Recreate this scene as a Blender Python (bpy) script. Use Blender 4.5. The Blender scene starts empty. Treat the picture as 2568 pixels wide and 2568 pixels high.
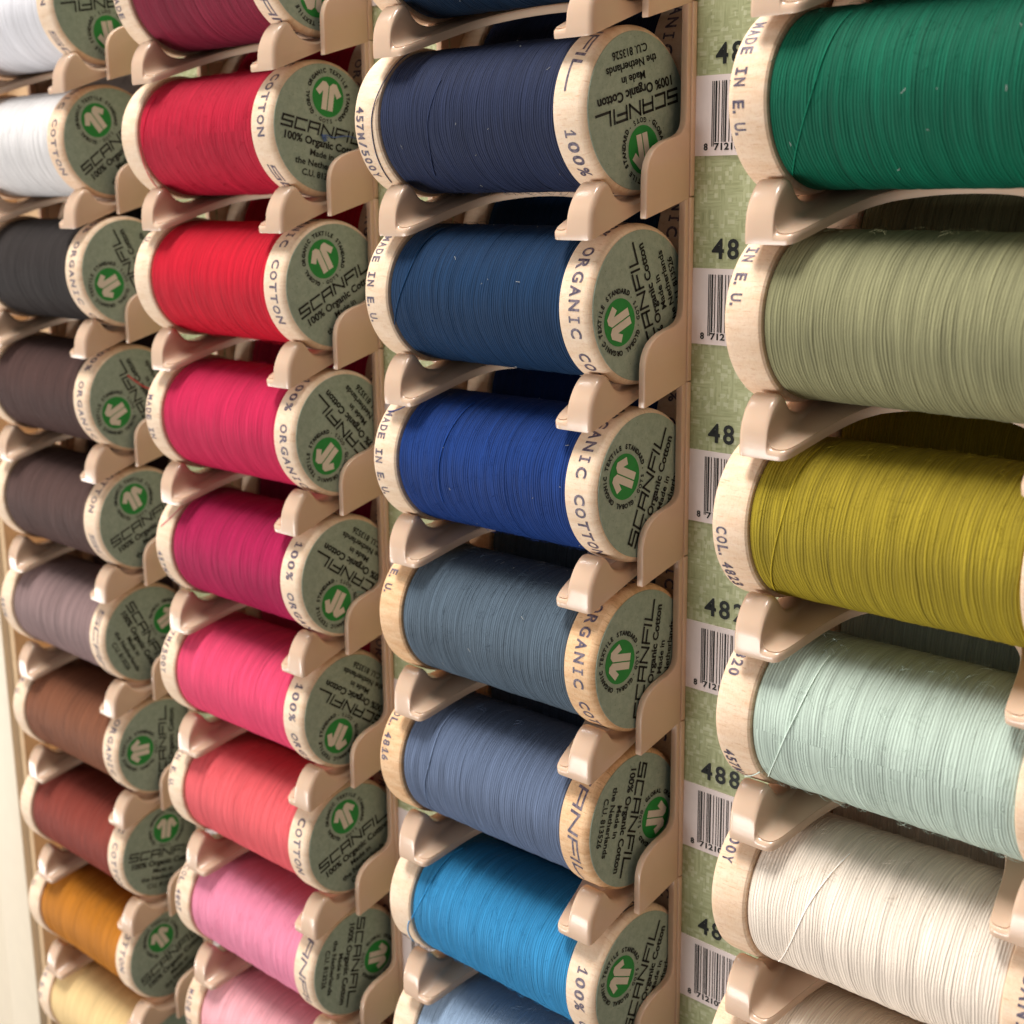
import bpy, bmesh, math, random
from mathutils import Vector, Matrix

random.seed(7)
SC = bpy.context.scene
COL = SC.collection
S = 0.037                      # metres per rack pitch: everything below is measured in pitches (one tray = 1)
R_ = math.radians

# ------------------------------------------------------------------ camera
CAM = (6.4395, -5.5003, -0.7286)
YAW, PITCH, ROLL = 0.771838, 0.228623, -0.011866
FPX = 3499.94 / 2568.0


def cam_axes():
    cy, sy, cp, sp = math.cos(YAW), math.sin(YAW), math.cos(PITCH), math.sin(PITCH)
    f = Vector((-sy * cp, cy * cp, -sp)); rt = Vector((cy, sy, 0)); up = rt.cross(f)
    cr, sr = math.cos(ROLL), math.sin(ROLL)
    return rt * cr + up * sr, up * cr - rt * sr, f


cd = bpy.data.cameras.new('camera'); cam = bpy.data.objects.new('camera', cd); COL.objects.link(cam)
rt, up, fw = cam_axes()
cam.matrix_world = Matrix(((rt.x, up.x, -fw.x, CAM[0] * S), (rt.y, up.y, -fw.y, CAM[1] * S),
                           (rt.z, up.z, -fw.z, CAM[2] * S), (0, 0, 0, 1)))
cd.sensor_width = 36.0; cd.sensor_fit = 'HORIZONTAL'; cd.lens = FPX * 36.0
cd.clip_start = 0.01; cd.clip_end = 50
cd.dof.use_dof = True; cd.dof.focus_distance = 7.45 * S; cd.dof.aperture_fstop = 29
SC.camera = cam

# ------------------------------------------------------------------ world and lamps (indoor shop light)
W = bpy.data.worlds.new('World'); SC.world = W; W.use_nodes = True
bg = W.node_tree.nodes['Background']; bg.inputs[0].default_value = (1.0, 0.95, 0.90, 1); bg.inputs[1].default_value = 0.20


def lamp(name, loc, target, size, watts, col=(1, 0.93, 0.85), sy=None):
    d = bpy.data.lights.new(name, 'AREA'); d.energy = watts; d.color = col; d.size = size
    d.shape = 'RECTANGLE'; d.size_y = sy or size
    o = bpy.data.objects.new(name, d); COL.objects.link(o); o.location = loc
    o.rotation_euler = (Vector(target) - Vector(loc)).to_track_quat('-Z', 'Y').to_euler()
    return o


AIM = (0.03, 0, -0.11)
lamp('ceiling_lamp', (-0.30, -0.22, 1.60), AIM, 1.1, 70, (1, 0.97, 0.935), sy=0.40)
lamp('ceiling_lamp', (-1.55, -0.62, 1.65), AIM, 0.16, 4, (1, 0.97, 0.94), sy=0.34)
lamp('added_low_lamp', (-0.75, -1.75, -0.70), AIM, 1.3, 32, (1, 0.975, 0.95), sy=0.6)  # added front fill, stands in for light bounced up off the floor
lamp('added_low_lamp', (-2.15, -1.02, -0.86), (-0.15, 0, -0.2), 0.40, 13, (1, 0.97, 0.94), sy=0.75)  # added low lamp that puts highlights on the left trays

vs = SC.view_settings
vs.view_transform = 'Standard'; vs.look = 'None'; vs.exposure = 0.0; vs.gamma = 1.0; vs.use_curve_mapping = False


# ------------------------------------------------------------------ materials
def lin(r, g, b):
    f = lambda c: (c / 255 / 12.92) if c / 255 <= 0.04045 else ((c / 255 + 0.055) / 1.055) ** 2.4
    return (f(r), f(g), f(b), 1)


class NT:
    def __init__(self, name):
        self.m = bpy.data.materials.new(name); self.m.use_nodes = True
        self.t = self.m.node_tree; self.p = self.t.nodes['Principled BSDF']

    def n(self, typ, **kw):
        o = self.t.nodes.new(typ)
        for k, v in kw.items(): setattr(o, k, v)
        return o

    def l(self, a, b): self.t.links.new(a, b)

    def val(self, sock, v):
        if hasattr(v, 'links') or isinstance(v, bpy.types.NodeSocket): self.l(v, sock)
        else: sock.default_value = v

    def math(self, op, a, b=None, c=None):
        o = self.n('ShaderNodeMath', operation=op); self.val(o.inputs[0], a)
        if b is not None: self.val(o.inputs[1], b)
        if c is not None: self.val(o.inputs[2], c)
        return o.outputs[0]

    def obj(self):
        tc = self.n('ShaderNodeTexCoord'); mp = self.n('ShaderNodeMapping'); mp.inputs['Scale'].default_value = (1 / S,) * 3
        self.l(tc.outputs['Object'], mp.inputs[0]); return mp.outputs[0]

    def sep(self, v):
        o = self.n('ShaderNodeSeparateXYZ'); self.l(v, o.inputs[0]); return o.outputs

    def comb(self, x, y, z):
        o = self.n('ShaderNodeCombineXYZ')
        for i, q in enumerate((x, y, z)): self.val(o.inputs[i], q)
        return o.outputs[0]

    def noise(self, v, scale=1.0, detail=2.0, rough=0.5):
        o = self.n('ShaderNodeTexNoise'); self.l(v, o.inputs['Vector'])
        o.inputs['Scale'].default_value = scale; o.inputs['Detail'].default_value = detail; o.inputs['Roughness'].default_value = rough
        return o.outputs['Fac']

    def ramp(self, fac, stops):
        o = self.n('ShaderNodeValToRGB'); self.l(fac, o.inputs[0]); e = o.color_ramp.elements
        e[0].position, e[0].color = stops[0]; e[1].position, e[1].color = stops[1]
        for p, c in stops[2:]:
            q = e.new(p); q.color = c
        return o.outputs[0]

    def mix(self, fac, a, b, mode='MIX'):
        o = self.n('ShaderNodeMix', data_type='RGBA', blend_type=mode)
        self.val(o.inputs[0], fac); self.val(o.inputs[6], a); self.val(o.inputs[7], b)
        return o.outputs[2]

    def bump(self, h, strength, dist):
        o = self.n('ShaderNodeBump'); o.inputs['Strength'].default_value = strength; o.inputs['Distance'].default_value = dist
        self.l(h, o.inputs['Height']); self.l(o.outputs[0], self.p.inputs['Normal'])


def rnd_socket(m): return m.n('ShaderNodeObjectInfo').outputs['Random']


def mat_thread(name, rgb):
    ct = 1.0 if max(rgb) < 170 else (0.85 if min(rgb) < 130 else 0.60)     # pale cotton shows its grooves less
    m = NT(name); x, y, z = m.sep(m.obj()); rnd = rnd_socket(m)
    th = m.math('ARCTAN2', z, y); off = m.math('MULTIPLY', rnd, 37.0)
    # threads wander a little along the reel as they wrap
    wob = m.noise(m.comb(m.math('MULTIPLY', x, 6.0), m.math('MULTIPLY', th, 0.9), off), 1.0, 2.0)
    xs = m.math('ADD', x, m.math('MULTIPLY', m.math('SUBTRACT', wob, 0.5), 0.045))
    fine = m.noise(m.comb(m.math('MULTIPLY', xs, 120.0), m.math('MULTIPLY', th, 0.75), off), 1.0, 2.0, 0.6)
    band = m.noise(m.comb(m.math('MULTIPLY', xs, 36.0), m.math('MULTIPLY', th, 0.40), m.math('ADD', off, 9.0)), 1.0, 2.0, 0.55)
    broad = m.noise(m.comb(m.math('MULTIPLY', x, 4.0), m.math('MULTIPLY', th, 1.5), m.math('ADD', off, 3.0)), 1.0, 3.0, 0.6)
    wave = m.math('SINE', m.math('MULTIPLY', xs, 2 * math.pi * 62))
    fuzz = m.noise(m.comb(m.math('MULTIPLY', x, 60.0), m.math('MULTIPLY', th, 26.0), off), 1.0, 4.0, 0.7)
    v = m.math('ADD', 1.02 - 0.90 * ct, m.math('MULTIPLY', fine, 1.10 * ct))
    v = m.math('ADD', v, m.math('MULTIPLY', band, 0.40 * ct))
    v = m.math('ADD', v, m.math('MULTIPLY', broad, 0.14 * ct))
    v = m.math('ADD', v, m.math('MULTIPLY', fuzz, 0.16 * ct))
    # a second lay of thread crosses the first at a slight angle and leaves thin dark gaps and light strands
    x2 = m.math('ADD', x, m.math('MULTIPLY', th, 0.016))
    gapn = m.noise(m.comb(m.math('MULTIPLY', x2, 100.0), m.math('MULTIPLY', th, 0.35), m.math('ADD', off, 17.0)), 1.0, 1.0, 0.5)
    x3 = m.math('SUBTRACT', x, m.math('MULTIPLY', th, 0.012))
    litn = m.noise(m.comb(m.math('MULTIPLY', x3, 95.0), m.math('MULTIPLY', th, 0.35), m.math('ADD', off, 27.0)), 1.0, 1.0, 0.5)
    v = m.math('SUBTRACT', v, m.math('MULTIPLY', m.ramp(gapn, [(0.30, (1, 1, 1, 1)), (0.37, (0, 0, 0, 1))]), 0.26 * ct))
    v = m.math('ADD', v, m.math('MULTIPLY', m.ramp(litn, [(0.64, (0, 0, 0, 1)), (0.71, (1, 1, 1, 1))]), 0.24 * ct))
    v = m.math('SUBTRACT', v, m.math('MULTIPLY', m.math('GREATER_THAN', wave, 0.72), 0.07))
    v = m.math('MAXIMUM', v, 0.25)
    hs = m.n('ShaderNodeHueSaturation'); hs.inputs['Color'].default_value = lin(*rgb)
    hs.inputs['Saturation'].default_value = 1.0
    m.l(v, hs.inputs['Value'])
    m.l(hs.outputs[0], m.p.inputs['Base Color'])
    m.p.inputs['Roughness'].default_value = 0.72
    m.p.inputs['Specular IOR Level'].default_value = 0.22
    m.p.inputs['Sheen Weight'].default_value = 0.10; m.p.inputs['Sheen Roughness'].default_value = 0.5
    m.p.inputs['Sheen Tint'].default_value = lin(*[min(255, int(c * 0.6 + 60)) for c in rgb])
    h = m.math('ADD', m.math('MULTIPLY', wave, 0.22), m.math('ADD', m.math('MULTIPLY', fine, 1.1), m.math('MULTIPLY', band, 0.40)))
    h = m.math('ADD', h, m.math('MULTIPLY', fuzz, 0.35))
    m.bump(h, 0.9, 0.009 * S * (0.6 + 0.4 * ct))
    return m.m


def mat_wood(name, a, b, dark):
    m = NT(name); x, y, z = m.sep(m.obj()); rnd = rnd_socket(m); off = m.math('MULTIPLY', rnd, 23.0)
    th = m.math('ARCTAN2', z, y)
    g1 = m.noise(m.comb(m.math('MULTIPLY', x, 5.0), m.math('MULTIPLY', th, 9.0), off), 1.0, 4.0, 0.65)
    g2 = m.noise(m.comb(m.math('MULTIPLY', x, 16.0), m.math('MULTIPLY', th, 42.0), off), 1.0, 3.0, 0.7)
    g3 = m.noise(m.comb(m.math('MULTIPLY', x, 110.0), m.math('MULTIPLY', th, 22.0), off), 1.0, 2.0, 0.6)
    c = m.ramp(g1, [(0.33, lin(*b)), (0.62, lin(*a))])
    fl = m.ramp(g2, [(0.30, (1, 1, 1, 1)), (0.42, (0, 0, 0, 1))])
    c = m.mix(m.math('MULTIPLY', fl, 0.62), c, lin(*dark))
    fl2 = m.ramp(g3, [(0.34, (1, 1, 1, 1)), (0.5, (0, 0, 0, 1))])
    c = m.mix(m.math('MULTIPLY', fl2, 0.20), c, lin(*dark))
    m.l(c, m.p.inputs['Base Color']); m.p.inputs['Roughness'].default_value = 0.62
    m.p.inputs['Specular IOR Level'].default_value = 0.3
    m.bump(m.math('ADD', g2, g3), 0.35, 0.003 * S)
    m.p.inputs['Subsurface Weight'].default_value = 0.08; m.p.inputs['Subsurface Radius'].default_value = (1, .5, .25); m.p.inputs['Subsurface Scale'].default_value = 0.03 * S
    return m.m


def mat_plastic():
    m = NT('beige_plastic'); o = m.obj()
    n = m.noise(o, 3.0, 3.0); c = m.mix(n, lin(206, 175, 149), lin(213, 183, 158))
    m.l(c, m.p.inputs['Base Color'])
    r = m.noise(o, 14.0, 3.0); m.l(m.math('ADD', 0.16, m.math('MULTIPLY', r, 0.12)), m.p.inputs['Roughness'])
    m.p.inputs['Subsurface Weight'].default_value = 0.18
    m.p.inputs['Subsurface Radius'].default_value = (1.0, 0.45, 0.25); m.p.inputs['Subsurface Scale'].default_value = 0.035 * S
    m.bump(m.noise(o, 26.0, 2.0), 0.10, 0.004 * S)
    return m.m


def mat_paper():
    m = NT('green_label_paper'); o = m.obj()
    n = m.noise(o, 22.0, 5.0, 0.7); f = m.noise(m.comb(*[m.math('MULTIPLY', q, k) for q, k in zip(m.sep(o), (1, 26.0, 90.0))]), 1.0, 3.0, 0.7)
    c = m.ramp(n, [(0.30, lin(139, 156, 142)), (0.70, lin(161, 176, 162))])
    c = m.mix(m.math('MULTIPLY', m.ramp(f, [(0.28, (1, 1, 1, 1)), (0.40, (0, 0, 0, 1))]), 0.35), c, lin(110, 126, 112))
    sp = m.noise(o, 75.0, 1.0)
    c = m.mix(m.math('MULTIPLY', m.ramp(sp, [(0.24, (1, 1, 1, 1)), (0.30, (0, 0, 0, 1))]), 0.6), c, lin(92, 104, 84))
    m.l(c, m.p.inputs['Base Color']); m.p.inputs['Roughness'].default_value = 0.72; m.p.inputs['Specular IOR Level'].default_value = 0.3
    m.bump(n, 0.2, 0.003 * S)
    return m.m


def mat_plain(name, rgb, rough=0.6, spec=0.3, vary=0.12, scale=20.0):
    m = NT(name); n = m.noise(m.obj(), scale, 3.0)
    c = m.mix(n, lin(*[max(0, c * (1 - vary)) for c in rgb]), lin(*[min(255, c * (1 + vary)) for c in rgb]))
    m.l(c, m.p.inputs['Base Color']); m.p.inputs['Roughness'].default_value = rough; m.p.inputs['Specular IOR Level'].default_value = spec
    return m.m


def mat_ink():
    m = NT('stamped_ink'); o = m.obj(); n = m.noise(o, 38.0, 3.0, 0.7)
    c = m.mix(m.ramp(n, [(0.40, (0, 0, 0, 1)), (0.70, (1, 1, 1, 1))]), lin(66, 58, 78), lin(138, 122, 128))
    m.l(c, m.p.inputs['Base Color']); m.p.inputs['Roughness'].default_value = 0.6
    return m.m


def mat_woven():
    m = NT('woven_print_card'); x, y, z = m.sep(m.obj())
    cell = 64.0; G = 44.0
    warp = m.noise(m.comb(m.math('MULTIPLY', x, cell), m.math('MULTIPLY', z, 6.0), 0.0), 1.0, 2.0, 0.6)
    weft = m.noise(m.comb(m.math('MULTIPLY', x, 6.0), m.math('MULTIPLY', z, cell), 5.0), 1.0, 2.0, 0.6)
    gx = m.math('FLOOR', m.math('MULTIPLY', x, G)); gz = m.math('FLOOR', m.math('MULTIPLY', z, G))
    wn = m.n('ShaderNodeTexWhiteNoise', noise_dimensions='2D'); m.l(m.comb(gx, gz, 0.0), wn.inputs['Vector'])
    reg = m.noise(m.comb(m.math('MULTIPLY', x, 5.0), m.math('MULTIPLY', z, 5.0), 2.0), 1.0, 2.0)
    soft = m.noise(m.comb(m.math('MULTIPLY', x, 14.0), m.math('MULTIPLY', z, 14.0), 7.0), 1.0, 3.0)
    pick = m.ramp(soft, [(0.46, (0, 0, 0, 1)), (0.54, (1, 1, 1, 1))])
    mixd = m.math('ADD', m.math('MULTIPLY', pick, warp), m.math('MULTIPLY', m.math('SUBTRACT', 1.0, pick), weft))
    c = m.ramp(mixd, [(0.28, lin(138, 144, 100)), (0.70, lin(174, 178, 138))])
    hot = m.math('GREATER_THAN', wn.outputs['Value'], m.math('SUBTRACT', 1.24, m.math('MULTIPLY', reg, 0.85)))
    c = m.mix(m.math('MULTIPLY', hot, 0.36), c, lin(206, 208, 178))
    m.l(c, m.p.inputs['Base Color']); m.p.inputs['Roughness'].default_value = 0.6
    m.bump(mixd, 0.15, 0.004 * S)
    return m.m


M = {
    'plastic': mat_plastic(), 'paper': mat_paper(), 'ink': mat_ink(), 'woven': mat_woven(),
    'wood_pale': mat_wood('pale_maple_wood', (236, 211, 184), (226, 196, 164), (206, 160, 122)),
    'wood_warm': mat_wood('warm_maple_wood', (232, 194, 152), (216, 170, 124), (168, 118, 78)),
    'wood_mid': mat_wood('plain_maple_wood', (236, 208, 180), (226, 191, 157), (200, 152, 114)),
    'black': mat_plain('black_print', (26, 28, 26), 0.55, 0.3), 'green': mat_plain('emblem_green', (40, 138, 62), 0.6, 0.3, 0.08),
    'white': mat_plain('white_print', (216, 208, 196), 0.65, 0.3, 0.03), 'label': mat_plain('white_barcode_paper', (222, 208, 204), 0.5, 0.35, 0.02),
    'cream': mat_plain('cream_board', (226, 212, 188), 0.5, 0.3, 0.02, 6.0), 'tan': mat_plain('tan_board', (208, 178, 140), 0.6, 0.25, 0.06, 8.0),
    'dark': mat_plain('dark_back_board', (120, 96, 76), 0.7, 0.2, 0.05),
}


# ------------------------------------------------------------------ mesh helpers (input in pitches)
def build(name, verts, faces, mat, parent=None, smooth=None, objmat=False, scale=S):
    me = bpy.data.meshes.new(name)
    me.from_pydata([(v[0] * scale, v[1] * scale, v[2] * scale) for v in verts], [], faces)
    me.materials.append(mat); me.update()
    if smooth is not None:
        for p in me.polygons: p.use_smooth = True
        me.set_sharp_from_angle(angle=R_(smooth))
    return link(name, me, mat, parent)


def link(name, me, mat=None, parent=None):
    o = bpy.data.objects.new(name, me); COL.objects.link(o)
    if parent is not None: o.parent = parent
    if mat is not None and me.materials[0] != mat:
        o.material_slots[0].link = 'OBJECT'; o.material_slots[0].material = mat
    return o


def empty(name, loc, label, cat, group=None, rot=(0, 0, 0)):
    o = bpy.data.objects.new(name, None); COL.objects.link(o); o.location = [c * S for c in loc]; o.rotation_euler = rot
    o.empty_display_size = 0.1 * S
    o['label'] = label; o['category'] = cat
    if group: o['group'] = group
    return o


def tag(o, label, cat, group=None):
    o['label'] = label; o['category'] = cat
    if group: o['group'] = group
    return o


def solid(name, polys, mat, bev, seg=3, parent=None, ang=40, thresh=40):
    """polys: list of (verts, faces) closed shells in pitches, bevelled on their sharp edges"""
    bm = bmesh.new()
    for vs_, fs in polys:
        b = [bm.verts.new(v) for v in vs_]
        for f in fs: bm.faces.new([b[i] for i in f])
    bmesh.ops.recalc_face_normals(bm, faces=bm.faces)
    es = [e for e in bm.edges if len(e.link_faces) == 2 and e.calc_face_angle(0) > R_(thresh)]
    if bev: bmesh.ops.bevel(bm, geom=es, offset=bev, segments=seg, profile=0.5, affect='EDGES', clamp_overlap=True)
    me = bpy.data.meshes.new(name)
    for v in bm.verts: v.co *= S
    bm.to_mesh(me); bm.free(); me.materials.append(mat)
    for p in me.polygons: p.use_smooth = True
    me.set_sharp_from_angle(angle=R_(ang))
    return me


def extrude_x(prof, x0, x1):           # prof: list of (y, z)
    n = len(prof)
    v = [(x0, y, z) for y, z in prof] + [(x1, y, z) for y, z in prof]
    f = [list(range(n))[::-1], list(range(n, 2 * n))] + [[i, (i + 1) % n, n + (i + 1) % n, n + i] for i in range(n)]
    return v, f


def box(x0, x1, y0, y1, z0, z1): return extrude_x([(y0, z0), (y1, z0), (y1, z1), (y0, z1)], x0, x1)


def lathe(prof, seg, close=False):     # prof: list of (x, r), around the X axis
    v, f = [], []
    for x, r in prof:
        for k in range(seg):
            a = 2 * math.pi * k / seg; v.append((x, r * math.cos(a), r * math.sin(a)))
    n = len(prof)
    for i in range(n - 1 if not close else n):
        j = (i + 1) % n
        for k in range(seg):
            q = (k + 1) % seg; f.append((i * seg + k, i * seg + q, j * seg + q, j * seg + k))
    if not close:
        f.append(tuple(range(seg))); f.append(tuple(range((n - 1) * seg, n * seg))[::-1])
    return v, f


def crom(pts, n=6):
    out = []
    P = [pts[0]] + list(pts) + [pts[-1]]
    for i in range(1, len(P) - 2):
        for k in range(n):
            t = k / n; a, b, c, d = [Vector(q) for q in P[i - 1:i + 3]]
            out.append(0.5 * ((2 * b) + (c - a) * t + (2 * a - 5 * b + 4 * c - d) * t * t + (3 * b - a - 3 * c + d) * t ** 3))
    out.append(Vector(P[-2])); return out


def tube(path, r, seg=6):
    v, f = [], []
    n = len(path)
    for i, p in enumerate(path):
        d = (path[min(i + 1, n - 1)] - path[max(i - 1, 0)]).normalized()
        a = d.cross(Vector((1, 0, 0)));
        if a.length < 0.1: a = d.cross(Vector((0, 0, 1)))
        a.normalize(); b = d.cross(a)
        for k in range(seg):
            w = 2 * math.pi * k / seg; v.append(tuple(p + (a * math.cos(w) + b * math.sin(w)) * r))
    for i in range(n - 1):
        for k in range(seg):
            q = (k + 1) % seg; f.append((i * seg + k, i * seg + q, (i + 1) * seg + q, (i + 1) * seg + k))
    f.append(tuple(range(seg))[::-1]); f.append(tuple(range((n - 1) * seg, n * seg)))
    return v, f


# ------------------------------------------------------------------ lettering
_cache = {}


def glyphs(txt, bold=0.0):
    """flat mesh of a text line: verts (x, y) with cap height 1, and its width"""
    key = (txt, bold)
    if key in _cache: return _cache[key]
    cu = bpy.data.curves.new('lettering', 'FONT'); cu.body = txt; cu.size = 1.0; cu.resolution_u = 3; cu.offset = bold
    ob = bpy.data.objects.new('lettering', cu); COL.objects.link(ob)
    dg = bpy.context.evaluated_depsgraph_get(); me = ob.evaluated_get(dg).to_mesh()
    k = 1 / 0.729
    v = [(p.co.x * k, p.co.y * k) for p in me.vertices]; f = [tuple(p.vertices) for p in me.polygons]
    ob.evaluated_get(dg).to_mesh_clear(); bpy.data.objects.remove(ob); bpy.data.curves.remove(cu)
    _cache[key] = (v, f); return _cache[key]


class Ink:
    def __init__(self): self.v, self.f = [], []

    def add(self, v, f):
        o = len(self.v); self.v += v; self.f += [tuple(i + o for i in q) for q in f]

    def text(self, txt, cx, cy, h, width=None, bold=0.03, wscale=1.0, rot=0.0):
        v, f = glyphs(txt, bold)
        x0, x1 = min(p[0] for p in v), max(p[0] for p in v)
        sx = h * wscale if width is None else width / (x1 - x0)
        c, s = math.cos(rot), math.sin(rot)
        pts = [((p[0] - (x0 + x1) / 2) * sx, p[1] * h) for p in v]
        self.add([(cx + a * c - b * s, cy + a * s + b * c) for a, b in pts], f)

    def line(self, pts, w, shear=0.0):
        for i in range(len(pts) - 1):
            a, b = Vector(pts[i]), Vector(pts[i + 1]); d = (b - a).normalized(); n = Vector((-d.y, d.x)) * w / 2; e = d * w / 2
            q = [a - e - n, b + e - n, b + e + n, a - e + n]
            # split long runs so they can bend round a rim
            L = (b - a).length; k = max(1, int(L / 0.6))
            A0, A1, B1, B0 = q[0], q[1], q[2], q[3]
            row = []
            for j in range(k + 1):
                t = j / k; row += [tuple(A0.lerp(A1, t)), tuple(B0.lerp(B1, t))]
            self.add(row, [(2 * j, 2 * j + 2, 2 * j + 3, 2 * j + 1) for j in range(k)])


def wordmark():
    """the striped squared lettering of the maker's name; unit = letter height, returns an Ink with width"""
    I = Ink(); x = 0.0; g = 0.46; w = 0.22
    L = [([[(1.4, 1), (0, 1), (0, .5), (1.4, .5), (1.4, 0), (0, 0)]], 1.4),
         ([[(1.4, 1), (0, 1), (0, 0), (1.4, 0)]], 1.4),
         ([[(0, 0), (0, 1), (1.4, 1), (1.4, 0)], [(0, .42), (1.4, .42)]], 1.4),
         ([[(0, 0), (0, 1)], [(0, 1), (1.5, 0)], [(1.5, 0), (1.5, 1)]], 1.5),
         ([[(0, 0), (0, 1), (1.5, 1)], [(0, .48), (1.3, .48)]], 1.35),
         ([[(0, 0), (0, 1)]], 0.1), ([[(0, 1), (0, 0), (2.0, 0)]], 2.0)]
    for strokes, wd in L:
        for s in strokes: I.line([(x + a + 0.16 * b, b) for a, b in s], w)
        x += wd + g
    return I, x - g


WM, WMW = wordmark()


def disc_print():
    I = Ink()
    k = 0.685 / WMW
    I.add([(-0.345 + p[0] * k, -0.046 + p[1] * 0.064) for p in WM.v], WM.f)
    I.text('100% Organic Cotton', 0, -0.122, 0.050, 0.625, 0.034)
    I.text('Made in', 0.0, -0.190, 0.042, 0.195, 0.022)
    I.text('the Netherlands', 0, -0.256, 0.042, 0.420, 0.022)
    I.text('C.U. 813526', 0, -0.322, 0.042, 0.290, 0.022)
    # ring of small capitals round the emblem
    ring = 'GLOBAL ORGANIC TEXTILE STANDARD'
    a0, a1 = 226, -46; r = 0.152
    for i, ch in enumerate(ring):
        if ch == ' ': continue
        a = R_(a0 + (a1 - a0) * i / (len(ring) - 1))
        I.text(ch, 0 + r * math.cos(a), 0.20 + r * math.sin(a), 0.027, None, 0.05, 0.92, a - math.pi / 2)
    for i, ch in enumerate('GOTS'):
        a = R_(-90 + (i - 1.5) * 11); rr = 0.166
        I.text(ch, rr * math.cos(a), 0.20 + rr * math.sin(a), 0.026, None, 0.03, 0.92, a + math.pi / 2)
    for a in (-121, -58):
        I.text('.', 0.158 * math.cos(R_(a)), 0.20 + 0.158 * math.sin(R_(a)), 0.03)
    return I


def flat_yz(I, x): return [(x, p[0], p[1]) for p in I.v], I.f


XE = 0.900                     # half length of a bobbin
RF, RT = 0.432, 0.409          # flange and thread radius
me_print = build('label_print', *flat_yz(disc_print(), XE + 0.0075), M['black'])
shirt = [(0.03, -0.70), (0.38, -0.70), (0.38, 0.28), (0.58, 0.00), (0.86, 0.22), (0.46, 0.74), (0.22, 0.74), (0.03, 0.56)]
sv, sf = [], []
for sgn in (1, -1):
    o = len(sv); sv += [(XE + 0.0078, sgn * a * 0.122, 0.20 + b * 0.122) for a, b in shirt]
    q = [tuple(o + i for i in t) for t in ((0, 1, 2, 7), (2, 5, 6, 7), (2, 3, 4, 5))]; sf += q
me_shirt = build('emblem_shirt', sv, sf, M['white'])
ev = [(XE + 0.0060, 0.127 * math.cos(2 * math.pi * k / 48), 0.20 + 0.127 * math.sin(2 * math.pi * k / 48)) for k in range(48)]
me_emblem = build('emblem', ev, [tuple(range(48))], M['green'])
lv, lf = lathe([(XE - 0.004, 0.396), (XE + 0.002, 0.402), (XE + 0.0045, 0.401)], 96)
me_label = build('end_label', lv, lf, M['paper'], smooth=30)
proto = [me_print, me_shirt, me_emblem, me_label]

# bobbin: two flanges on a core
fl = 0.215
prof = [(-XE, 0.404), (-XE + .006, 0.414), (-XE + .022, 0.427), (-XE + .045, RF), (-XE + fl - .03, RF), (-XE + fl - .010, 0.428), (-XE + fl, 0.418), (-XE + fl + .002, 0.30)]
prof = prof + [(-x, r) for x, r in prof[::-1]]
me_bobbin = build('wooden_bobbin', *lathe(prof, 160), M['wood_pale'], smooth=28)


def winding_mesh(seed):
    rg = random.Random(seed); n = 170; seg = 120; x0, x1 = -XE + fl - .004, XE - fl + .004
    v, f = [], []; lob = [rg.uniform(-1, 1) for _ in range(30)]
    for i in range(n):
        t = i / (n - 1); x = x0 + (x1 - x0) * t
        e = min(t, 1 - t) * (x1 - x0)
        base = RT - 0.020 * math.exp(-e / 0.012)
        q = t * 28; k = int(q); sm = lob[k] * (1 - q + k) + lob[min(k + 1, 29)] * (q - k)
        base += 0.0022 * sm + rg.uniform(-0.0012, 0.0012)
        ph = rg.uniform(0, 6.28)
        for k in range(seg):
            a = 2 * math.pi * k / seg; r = base + 0.0007 * math.sin(2 * a + ph)
            v.append((x, r * math.cos(a), r * math.sin(a)))
    for i in range(n - 1):
        for k in range(seg):
            q = (k + 1) % seg; f.append((i * seg + k, i * seg + q, (i + 1) * seg + q, (i + 1) * seg + k))
    f.append(tuple(range(seg))); f.append(tuple(range((n - 1) * seg, n * seg))[::-1])
    return v, f


PLACE = M['plastic']
me_wind = [build('thread_winding', *winding_mesh(s), PLACE, smooth=60) for s in (1, 2, 3)]
proto += [me_bobbin] + me_wind


def bend(I, xc, r):            # ink laid out as (arc in degrees from reading start, height) -> on the rim, reading down the front
    return [(xc + h, r * math.cos(R_(a)), r * math.sin(R_(a))) for a, h in I.v], I.f


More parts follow.
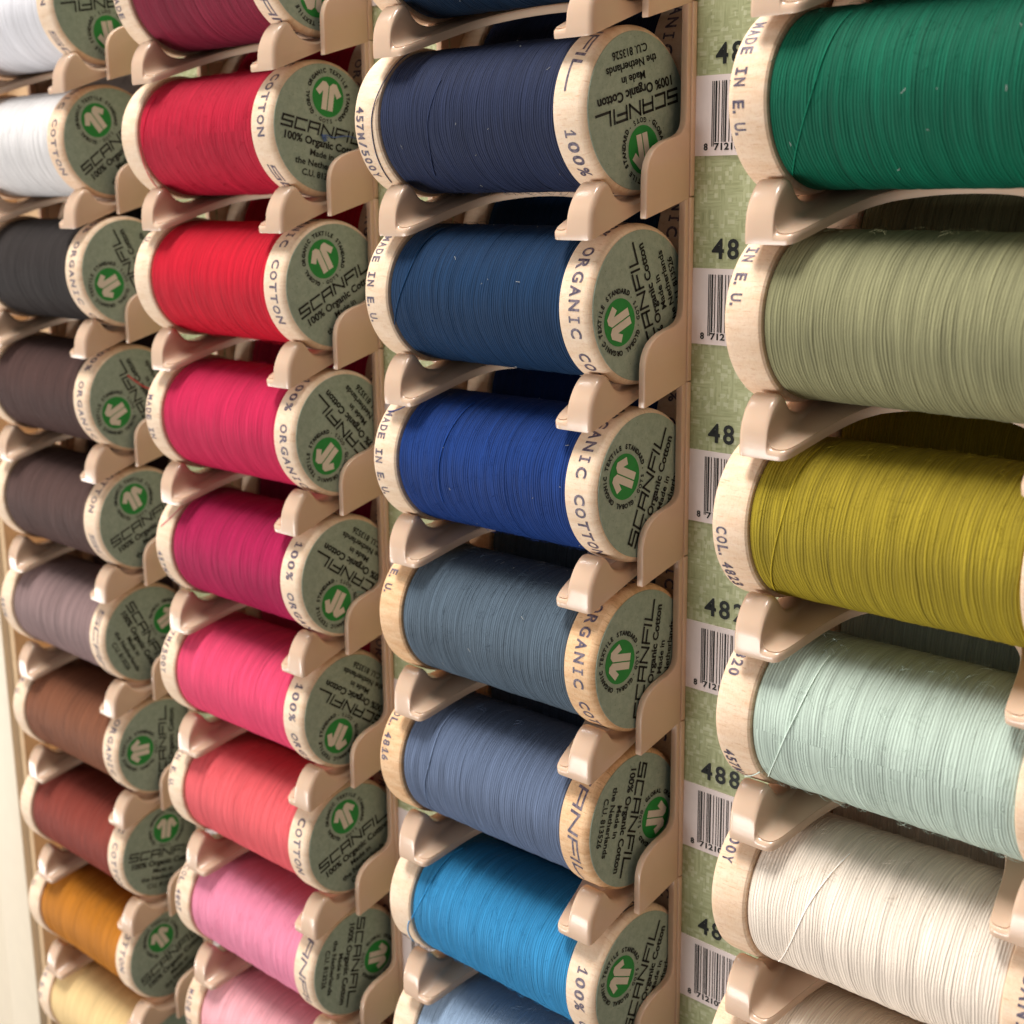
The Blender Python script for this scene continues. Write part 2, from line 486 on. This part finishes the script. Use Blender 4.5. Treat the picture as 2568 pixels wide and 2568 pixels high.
def mono(I, txt, a0, adv, wdeg, h):
    for i, ch in enumerate(txt):
        c = a0 + adv * i + wdeg / 2
        if ch == ' ': continue
        if ch == 'I':
            for q in ([(c, -h / 2), (c, h / 2)],):
                I.add([(c - .75, -h / 2), (c + .75, -h / 2), (c + .75, h / 2), (c - .75, h / 2)], [(0, 1, 2, 3)])
            for y in (-h / 2, h / 2 - .012):
                I.add([(c - 2.3, y), (c + 2.3, y), (c + 2.3, y + .012), (c - 2.3, y + .012)], [(0, 1, 2, 3)])
            continue
        if ch == '1':
            I.add([(c - .1, -h / 2), (c + 1.5, -h / 2), (c + 1.5, h / 2), (c - .1, h / 2)], [(0, 1, 2, 3)])
            I.add([(c - 2.2, h / 2 - .030), (c - 1.4, h / 2 - .036), (c + .2, h / 2 - .010), (c + .2, h / 2)], [(0, 1, 2, 3)])
            I.add([(c - 2.0, -h / 2), (c + 3.2, -h / 2), (c + 3.2, -h / 2 + .011), (c - 2.0, -h / 2 + .011)], [(0, 1, 2, 3)]); continue
        if ch == '.':
            I.add([(c - 3.2, -h / 2), (c - 1.5, -h / 2), (c - 1.5, -h / 2 + .016), (c - 3.2, -h / 2 + .016)], [(0, 1, 2, 3)]); continue
        v, f = glyphs(ch, 0.030)
        x0, x1 = min(p[0] for p in v), max(p[0] for p in v); y0, y1 = min(p[1] for p in v), max(p[1] for p in v)
        w = wdeg * (0.72 if ch == '1' else 1.0)
        I.add([(c + ((p[0] - x0) / (x1 - x0) - .5) * w, (((p[1] - y0) / (y1 - y0)) - .5) * h) for p in v], f)


def rim_right():
    I = Ink(); mono(I, '100% ORGANIC COTTON', 0, 9.9, 7.9, 0.076)
    k = 124.0 / WMW
    I.add([(211 + p[0] * k, (p[1] - .5) * 0.062) for p in WM.v], WM.f)
    return bend(I, XE - 0.100, RF + 0.0016)


me_rim = build('rim_print', *rim_right(), M['ink'])
proto.append(me_rim)


def rim_left(items):
    I = Ink()
    for t, a in items: mono(I, t, a, 6.6, 5.0, 0.064)
    return bend(I, -XE + 0.072, RF + 0.0016)


# ------------------------------------------------------------------ the spools
PX = 2.6063                    # pitch of the columns
YC, ZC = 0.403, 0.651
# (column, row): colour name, thread rgb, x of the end label, turn of the label, start of the right rim print, left rim print, wood
SP = {
    (1, 0): ('cool white', (232, 230, 234), 1.62, 190, 357, [], 'pale'),
    (1, 1): ('chalk white', (236, 232, 230), 1.615, 37, 29, [], 'mid'),
    (1, 2): ('black', (52, 45, 43), 1.718, 116, 96, [('MADE', 60)], 'pale'),
    (1, 3): ('dark chocolate brown', (84, 58, 53), 1.68, 117, 107, [], 'pale'),
    (1, 4): ('plum brown', (92, 67, 62), 1.672, 24, 339, [('MADE', 60)], 'pale'),
    (1, 5): ('taupe', (158, 130, 128), 1.62, -64, 293, [('457M', 172)], 'pale'),
    (1, 6): ('copper brown', (142, 86, 58), 1.67, 86, 87, [('E.U.', 140)], 'pale'),
    (1, 7): ('brick red', (150, 62, 48), 1.61, -10, 27, [], 'pale'),
    (1, 8): ('mustard orange', (208, 128, 24), 1.59, 26, 0, [('E.U.', 134)], 'pale'),
    (1, 9): ('straw yellow', (240, 206, 146), 1.60, 40, 50, [('IN E.U.', 138)], 'pale'),
    (2, 0): ('burgundy', (146, 32, 60), 1.66, 170, 321, [('MADE', 182)], 'pale'),
    (2, 1): ('crimson', (206, 20, 56), 1.65, -11, 1, [], 'pale'),
    (2, 2): ('scarlet red', (226, 12, 46), 1.69, 27, 26, [('MADE IN E.U.', 71)], 'pale'),
    (2, 3): ('raspberry', (226, 34, 88), 1.715, 132, 116, [('MADE IN', 158)], 'pale'),
    (2, 4): ('magenta', (190, 20, 84), 1.718, 145, 136.5, [('457M/500Y', 184)], 'pale'),
    (2, 5): ('hot pink', (244, 74, 116), 1.66, 146, 141, [('457M/500Y', 124)], 'pale'),
    (2, 6): ('coral', (240, 98, 104), 1.645, 20, 17, [('MADE IN E.U.', 102)], 'pale'),
    (2, 7): ('rose pink', (244, 144, 174), 1.63, -102, 251, [('COL.4807', 137)], 'pale'),
    (2, 8): ('baby pink', (250, 180, 188), 1.66, 60, 40, [('MADE IN E.U.', 150)], 'mid'),
    (3, 0): ('midnight blue', (14, 40, 66), 1.68, 40, 200, [], 'mid'),
    (3, 1): ('navy blue', (39, 49, 80), 1.645, -166, 191.7, [('457M/500Y', 168)], 'pale'),
    (3, 2): ('dark teal blue', (16, 54, 92), 1.685, 112, 84, [('MADE IN E.U.', 129)], 'pale'),
    (3, 3): ('royal blue', (16, 58, 132), 1.715, 67, 50, [('MADE IN E.U.', 137)], 'pale'),
    (3, 4): ('steel grey blue', (92, 109, 124), 1.713, 80, 75, [('MADE IN E.U.', 86)], 'warm'),
    (3, 5): ('slate blue', (106, 122, 152), 1.67, -105, 250, [('COL.4816', 127)], 'warm'),
    (3, 6): ('bright azure blue', (52, 150, 208), 1.718, 66, 152.8, [('MADE IN', 214)], 'pale'),
    (3, 7): ('powder blue', (160, 184, 212), 1.70, 30, 100, [], 'pale'),
    (4, 0): ('deep forest green', (20, 84, 62), 1.69, 40, 110, [], 'mid'),
    (4, 1): ('emerald green', (0, 105, 76), 1.71, 20, 30, [('MADE IN E.U.', 128)], 'mid'),
    (4, 2): ('sage green', (158, 155, 114), 1.715, 70, 70, [('MADE IN E.U.', 98)], 'mid'),
    (4, 3): ('olive yellow', (174, 152, 36), 1.67, 100, 200, [('COL.4823', 181)], 'mid'),
    (4, 4): ('pale mint green', (196, 213, 198), 1.718, 10, 50, [('COL.4820', 98), ('457M/500Y', 203)], 'mid'),
    (4, 5): ('ivory cream', (246, 230, 212), 1.718, 30, 80, [('457M/500Y', 94)], 'mid'),
    (4, 6): ('pale peach', (252, 234, 212), 1.70, 60, 20, [('MADE', 80)], 'mid'),
}
COLW = {1: 'leftmost column', 2: 'pink and red column', 3: 'blue column', 4: 'rightmost column'}

# stray thread ends: (degrees round the reel, x measured from the tray corner), radius
STRAND = {
    (3, 2): [([(110, .30), (131.6, .273), (154, .261), (173, .218), (193, .144), (205, .10)], RT + .004)],
    (3, 1): [([(108, .12), (123.6, .097), (143, .084), (159, .052), (175.6, .024), (191.4, .016), (209, .004), (232, -.01)], RF + .004),
             ([(150, .53), (166, .504), (183, .469), (205, .444), (229, .373)], RT + .003)],
    (3, 6): [([(105, .31), (119, .28), (158, .235), (189, .125)], RT + .004), ([(189, .125), (196, .098), (206, .07), (222, .045)], RF + .004)],
    (4, 1): [([(120, .41), (147, .392), (175, .36), (200, .288), (236, .148)], RT + .004)],
    (4, 4): [([(115, .42), (142, .408), (166, .371), (195, .284), (216, .20), (228, .15)], RT + .004), ([(214, .16), (219, .12), (224, .075), (229, .02)], RF + .016)],
    (4, 5): [([(115, .58), (135, .541), (162, .476), (188, .411), (210, .33), (228, .25)], RT + .004)],
    (4, 3): [([(110, .30), (133, .284), (162, .274), (184, .243), (215, .17), (235, .13)], RT + .004)],
    (2, 1): [([(140, .17), (163, .15), (190, .112)], RT + .004), ([(190, .108), (208, .075), (233, .02)], RF + .003)],
    (3, 5): [([(110, .32), (132, .323), (163, .335), (188, .289), (215, .25)], RT + .003)],
    (2, 4): [([(125, .13), (138, .115), (148, .073), (159, -.012)], RF + .003)],
    (3, 3): [([(120, .16), (134, .05), (138, -.03)], RF + .003), ([(112, .55), (140, .53), (170, .50), (210, .47)], RT + .003)],
}
tmats, smats = {}, {}
TONE = {(1, 0): .95, (1, 1): .95, (4, 4): .93, (4, 5): .97, (4, 6): 1.0, (2, 7): .92, (2, 8): .94, (2, 6): .92, (3, 7): .92, (1, 9): .95, (2, 5): .92}


def make_spool(c, r, back=False):
    nm, rgb, xd, turn, th0, left, wood = SP[(c, r)]
    if (c, r) not in tmats:
        tmats[(c, r)] = mat_thread('thread_' + nm.replace(' ', '_'), tuple(k * TONE.get((c, r), 0.86) for k in rgb))
        smats[(c, r)] = mat_plain('strand_' + nm.replace(' ', '_'), tuple(8 + k * TONE.get((c, r), 0.86) * 1.22 for k in rgb), 0.7, 0.2, 0.05)
    tm = tmats[(c, r)]; wm = M['wood_' + wood]
    rg = random.Random(c * 100 + r)
    x = (c - 3) * PX + xd - XE - 0.005; y, z = YC, ZC - r
    if back:
        y, z = YC + 0.815, ZC - r + 0.295; x += rg.uniform(-.012, .0)
        lab = 'spool of %s thread in shadow directly behind the front %s spool' % (nm, nm); grp = 'reserve spools behind the front row'
    else:
        lab = 'wooden spool of %s cotton thread, front row of the %s' % (nm, COLW[c]); grp = 'front row thread spools'
    root = empty('thread_spool', (x, y, z), lab, 'thread spool', grp, (0, R_(rg.uniform(-.35, .35)), R_(rg.uniform(-.4, .4))))
    bob = link('wooden_bobbin', me_bobbin.data, wm, root); bob.rotation_euler.x = R_(rg.uniform(0, 360)) if False else 0
    w = link('thread_winding', me_wind[(c + r) % 3].data, tm, root); w.rotation_euler.x = R_(rg.uniform(0, 360))
    rp = link('rim_print', me_rim.data, None, bob); rp.rotation_euler.x = R_(th0 if not back else rg.uniform(40, 130))
    if back: return root
    lb = link('end_label', me_label.data, None, root); lb.rotation_euler.x = R_(turn); lb.location = (0, rg.uniform(-.004, .004) * S, rg.uniform(-.004, .004) * S)
    link('label_print', me_print.data, None, lb); em = link('emblem', me_emblem.data, None, lb); link('emblem_shirt', me_shirt.data, None, lb)
    if left: build('rim_print', *rim_left(left), M['ink'], bob)
    if c >= 2:
        fz = link('cotton_fuzz', me_fuzz.data, tm, w); fz['kind'] = 'stuff'
    if (c, r) in ((3, 1), (3, 2), (3, 3), (3, 4), (4, 1), (3, 0)):
        lt = build('lint_specks', *fibres(c * 31 + r, 10, .006, .030, .0014, .003), M['lint'], root); lt['kind'] = 'stuff'
    for path, rad in STRAND.get((c, r), []):
        ctl = [(xx - (xd - XE - .005), a, rad) for a, xx in path]
        pts = [Vector((p[0], p[2] * math.cos(R_(p[1])), p[2] * math.sin(R_(p[1])))) for p in crom(ctl, 7)]
        v, f = tube(pts, 0.0033, 6)
        build('loose_thread', v, f, smats[(c, r)], root, smooth=60)
    return root


# cotton fuzz that stands off the windings, and pale lint on the dark reels
def fibres(seed, n, lmin, lmax, r, lift):
    rg = random.Random(seed); v, f = [], []
    for _ in range(n):
        x = rg.uniform(-XE + fl + .02, XE - fl - .02); a = rg.uniform(70, 250); L = rg.uniform(lmin, lmax); da, dx = rg.uniform(-1, 1), rg.uniform(-1, 1)
        k = L / math.hypot(da, dx); da *= k; dx *= k
        cur = rg.uniform(.3, 1.0) * lift
        path = [(x + dx * t + .15 * L * math.sin(3 * t), a + math.degrees(da / RT) * t, RT + .003 + cur * 4 * t * (1 - t) + cur * t) for t in (0, .25, .5, .75, 1)]
        vv, ff = tube([Vector((p[0], p[2] * math.cos(R_(p[1])), p[2] * math.sin(R_(p[1])))) for p in path], r, 3)
        o = len(v); v += vv; f += [tuple(i + o for i in q) for q in ff]
    return v, f


M['lint'] = mat_plain('pale_lint', (176, 176, 172), 0.9, 0.1)
me_fuzz = build('cotton_fuzz', *fibres(11, 200, .03, .09, .0009, .012), M['lint']); proto.append(me_fuzz)
for key in SP: make_spool(*key)

# ------------------------------------------------------------------ the trays
SL = 0.36                      # the trays slope down to the front
XC = 0.837
XL0, XL1, XR0, XR1 = -0.165, -0.118, 1.7235, 1.769


PROF = [(0.000, 0.000), (-0.003, 0.020), (-0.003, 0.052), (-0.002, 0.10), (0.003, 0.145), (0.012, 0.175), (0.026, 0.205), (0.042, 0.232), (0.062, 0.258), (0.085, 0.280),
        (0.105, 0.293), (0.122, 0.296), (0.138, 0.291), (0.155, 0.275), (0.172, 0.252), (0.192, 0.230), (0.218, 0.211), (0.255, 0.197), (0.300, 0.191), (0.350, 0.192),
        (0.42, 0.207), (0.52, 0.240), (0.64, 0.2834)]
LIP = 0.048


def cradle():
    """one moulding: sloping floor with a scooped front edge, two upright front stops that flow into it"""
    def arc(d, r): return 0.0 if d >= r else r - math.sqrt(max(0.0, r * r - (r - d) ** 2))
    cols = []                                     # (x, rounding drop, height weight)
    for x in (0.0, .002, .006, .012, .020, .030): cols.append((x, arc(x, .030), 1.0))
    for x in (.07, .11, .135): cols.append((x, 0.0, 1.0))
    for x in (.145, .152, .158, .162, .1645): cols.append((x, arc(.166 - x, .031), 1.0))
    for x, w in ((.1665, .80), (.168, .60), (.170, .42), (.173, .28), (.178, .165), (.185, .09), (.194, .04), (.205, .012), (.216, 0.0)): cols.append((x, .030, w))
    for x in (.228, .24, .25, .26, .268, .276, .284, .293, .303, .314, .326, .34, .355, .375, .40, .43, .47, .52, .58, .65, .73, XC): cols.append((x, 0.0, 0.0))
    front = [(0, 0), (.225, 0), (.245, .003), (.262, .014), (.275, .036), (.288, .078), (.305, .15), (.325, .235), (.345, .31), (.37, .38), (.405, .45), (.46, .512), (.54, .555), (.66, .592), (.75, .606), (.85, .610)]
    def yf(x):
        for (a, b), (c, d) in zip(front, front[1:]):
            if a <= x <= c: return b + (d - b) * (x - a) / (c - a)
    cols = cols + [(2 * XC - x, d, w) for x, d, w in cols[:-1][::-1]]
    top, n = [], len(PROF)
    for x, d, w in cols:
        xs = min(x, 2 * XC - x); f0 = yf(xs); col = []
        for k, (y, z) in enumerate(PROF):
            yy = f0 + y * (0.64 - f0) / 0.64
            side = arc(xs, .030) if xs < .03 else 0.0
            if y < .12 and xs < .03: yy += side * (1 - y / .12)
            fl = SL * yy + LIP
            if k == 3: yy += .010 * (1 - w)
            if k == 4: yy += .016 * (1 - w)
            if k == 0: zz = SL * yy
            elif k == 1: zz = SL * yy + 0.018; yy -= 0.000
            elif k == 2: zz = max(SL * yy + LIP - 0.010 * (1 - w if xs > .1 else 0), 0)
            else:
                zz = max(fl - (0.003 if k == 3 and w < 1 else 0), fl + (max(z - d, fl) - fl) * w)
            col.append((x, yy, zz))
        top.append(col)
    v, f = [], []
    for col in top:
        v += col
    m = len(top)
    for i in range(m - 1):
        for k in range(n - 1): f.append((i * n + k, (i + 1) * n + k, (i + 1) * n + k + 1, i * n + k + 1))
    b0 = len(v)                                   # underside: front edge and back edge of each column
    for col in top: v.append((col[0][0], col[-1][1], SL * col[-1][1]))
    for i in range(m - 1):
        f.append((i * n, b0 + i, b0 + i + 1, (i + 1) * n))
        f.append((i * n + n - 1, (i + 1) * n + n - 1, b0 + i + 1, b0 + i))
    f.append(tuple([k for k in range(n)] + [b0])); f.append(tuple([(m - 1) * n + k for k in range(n)][::-1] + [b0 + m - 1])[::1])
    bm = bmesh.new(); bv = [bm.verts.new(Vector(q) * S) for q in v]
    for q in f:
        try: bm.faces.new([bv[t] for t in q])
        except ValueError: pass
    bmesh.ops.recalc_face_normals(bm, faces=bm.faces)
    me = bpy.data.meshes.new('tray_cradle'); bm.to_mesh(me); bm.free(); me.materials.append(M['plastic'])
    for p in me.polygons: p.use_smooth = True
    me.set_sharp_from_angle(angle=R_(50))
    return me


def chute_floor():
    a = SL
    out = [(XL1 - .02, .6425), (XR0 + .02, .6425), (XR0 + .02, 2.0), (XL1 - .02, 2.0)]
    v = [(x, y, SL * y) for x, y in out] + [(x, y, SL * y + LIP) for x, y in out]
    return v, [(3, 2, 1, 0), (4, 5, 6, 7)] + [(i, (i + 1) % 4, 4 + (i + 1) % 4, 4 + i) for i in range(4)]


def plate_profile(right=True):
    fin = [(.331, .100), (.331, .30), (.335, .345), (.346, .385), (.364, .420), (.390, .450), (.425, .474), (.470, .495), (.530, .512), (.580, .524), (.622, .542),
           (.648, .570), (.660, .610), (.662, .66), (.662, 1.196)]
    return fin + [(.73, 1.212), (.73, .214), (.700, .202)]


def left_plate(): return [(.56, .18), (.56, .42), (.60, .50), (.65, .56), (.662, .62), (.662, 1.196), (.73, 1.212), (.73, .214)]


me_cradle = cradle()
me_floor = solid('chute_floor', [chute_floor()], M['plastic'], 0)
me_plR = solid('side_plate', [extrude_x(plate_profile(), XR0, XR1)], M['plastic'], 0.007, 3, ang=45, thresh=50)
me_plL = solid('side_plate', [extrude_x(left_plate(), XL0, XL1)], M['plastic'], 0.007, 3, ang=45, thresh=50)
# unseen chute walls added behind the card to block light
me_wallR = solid('chute_light_block', [box(XR0 + .004, XR1 - .004, .74, 2.0, .21, 1.205)], M['plastic'], 0)
me_wallL = solid('chute_light_block', [box(XL0 + .004, XL1 - .004, .74, 2.0, .21, 1.205)], M['plastic'], 0)
me_flange = solid('mounting_flange', [box(XR1 - .004, XR1 + .012, .690, .727, .214, 1.208)], M['plastic'], 0.005, 2, ang=45)


def make_tray(c, r, nm):
    root = empty('spool_tray', ((c - 3) * PX, 0, -r), nm, 'display tray', 'beige plastic spool trays')
    for n_, me in (('tray_cradle', me_cradle), ('chute_floor', me_floor), ('side_plate', me_plR), ('side_plate', me_plL),
                   ('chute_light_block', me_wallR), ('chute_light_block', me_wallL), ('mounting_flange', me_flange)):
        link(n_, me, None, root)


for (c, r), v in SP.items(): make_tray(c, r, 'beige plastic tray holding the %s thread spool' % v[0])
for key in SP: make_spool(*key, back=True)

# ------------------------------------------------------------------ printed cards between the columns
Y0 = 0.728


def flat_xz(I, y): return [(p[0], y, p[1]) for p in I.v], [q[::-1] for q in I.f]


def barcode(first_x):
    rg = random.Random(5); v, f = [], []
    x = 1.889; k = 0
    def bar(x0, x1, z0):
        o = len(v); v.extend([(x0, Y0 - .0085, z0), (x1, Y0 - .0085, z0), (x1, Y0 - .0085, -.199), (x0, Y0 - .0085, -.199)]); f.append((o, o + 1, o + 2, o + 3))
    mod = 0.0052
    bar(x, x + mod, -.531); bar(x + 2 * mod, x + 3 * mod, -.531); x += 4 * mod
    while x < 2.28:
        w = rg.choice((1, 1, 2, 2)); bar(x, x + w * mod, -.509); x += (w + rg.choice((1, 2, 2, 3))) * mod
    I = Ink(); I.text('8', 1.853, -.549, .036, .026, .03)
    I.text('712102', 2.004, -.549, .036, .195, .03)
    a, b = flat_xz(I, Y0 - .0085); o = len(v); v.extend(a); f.extend([tuple(i + o for i in q) for q in b])
    return v, f


CODE = {0: '48', 1: '48', 2: '48', 3: '482', 4: '488', 5: '48', 6: '48', -1: '48'}
me_code = build('barcode_print', *barcode(0), M['black'])
me_patch = solid('barcode_label', [box(1.750, 2.42, Y0 - .0060, Y0 + .002, -.578, -.168)], M['label'], 0)
proto.append(me_code)
me_num = {}
for t in set(CODE.values()):
    I = Ink(); [I.text(ch, i * .098, -.113, .107, .074 if ch != '4' else .080, .022) for i, ch in enumerate(t)]
    x0 = min(p[0] for p in I.v); I.v = [(p[0] - x0 + 1.903, p[1]) for p in I.v]
    me_num[t] = build('colour_number', *flat_xz(I, Y0 - .0035), M['black']); proto.append(me_num[t])
CARD = {3: 'olive woven print card with barcodes between blue and rightmost columns', 2: 'olive woven print card sliver between the red and blue columns',
        1: 'olive woven print card mostly hidden between leftmost and red columns'}
for c in (1, 2, 3):
    root = empty('printed_card', ((c - 3) * PX, 0, 0), CARD[c], 'backing card', 'printed cards between the columns')
    me = solid('card_sheet', [box(XR1 - .06, PX + XL1, Y0, Y0 + .012, -10.5, 2.0)], M['woven'], 0)
    link('card_sheet', me, None, root)
    rows = range(-1, 7) if c == 3 else (range(-1, 9) if c == 2 else range(0, 10))
    for r in rows:
        p = link('barcode_label', me_patch, None, root); p.location.z = -r * S
        b = link('barcode_print', me_code.data, None, p)
        if c == 3:
            n_ = link('colour_number', me_num[CODE.get(r, '48')].data, None, root); n_.location.z = -r * S

# ------------------------------------------------------------------ rack carcass
XP = -2 * PX - 0.70
rack = empty('display_rack', (XP, 0.3, -10), 'wooden display rack carcass with cream upright and tan edging at far left', 'display rack')
for nm_, bxs, mt, bv in (('upright_post', (XP - .62, XP, .20, 2.1, -11, 3), 'cream', .012), ('side_panel', (XP - 6, XP - .635, .26, 2.1, -11, 3), 'cream', .012),
                         ('tan_batten', (XP + .004, XP + .10, .27, .74, -11, 3), 'tan', .01), ('filler_strip', (XP + .104, -2 * PX + XL0 - .003, .70, .74, -11, 3), 'tan', 0),
                         ('back_board', (XP + .01, 3 * PX, 2.02, 2.1, -11, 3), 'dark', 0)):
    o = link(nm_, solid(nm_, [box(*bxs)], M[mt], bv, 3), None, rack); o.location = [-c * S for c in (XP, 0.3, -10)]


# ------------------------------------------------------------------ small scraps of thread
def scrap(pts, r, rgb, label):
    v, f = tube(crom(pts, 8), r, 6)
    m = bpy.data.materials.get('scrap_%d' % rgb[0]) or mat_plain('scrap_%d' % rgb[0], rgb, 0.8, 0.1)
    return tag(build('thread_scrap', v, f, m, None, smooth=60), label, 'thread scrap')


def on_label(c, r, yz, lift=.012):
    xd = SP[(c, r)][2] + (c - 3) * PX
    return [Vector((xd + lift + 0.004 * (i % 2), YC + y, ZC - r + z)) for i, (y, z) in enumerate(yz)]


fl_pts = [(-.02 + .03 * math.cos(a * 2.3) * (1 - a / 14), -.055 + .022 * math.sin(a * 1.9)) for a in range(0, 12)] + [(.06, -.05), (.16, -.04), (.26, -.055), (.31, -.06)]
scrap(on_label(2, 1, fl_pts), .0035, (96, 120, 168), 'wisp of pale blue thread caught on the crimson spool label')
scrap(on_label(1, 3, [(-.06, .19), (.0, .14), (.07, .09), (.13, .06)]), .006, (226, 96, 96), 'short red thread scrap on the chocolate brown spool label')
scrap(on_label(2, 4, [(.05, -.12), (.15, -.15), (.25, -.16), (.34, -.15)]), .0035, (120, 150, 140), 'thin grey green thread wisp on the magenta spool label')

for o in proto: bpy.data.objects.remove(o, do_unlink=True)
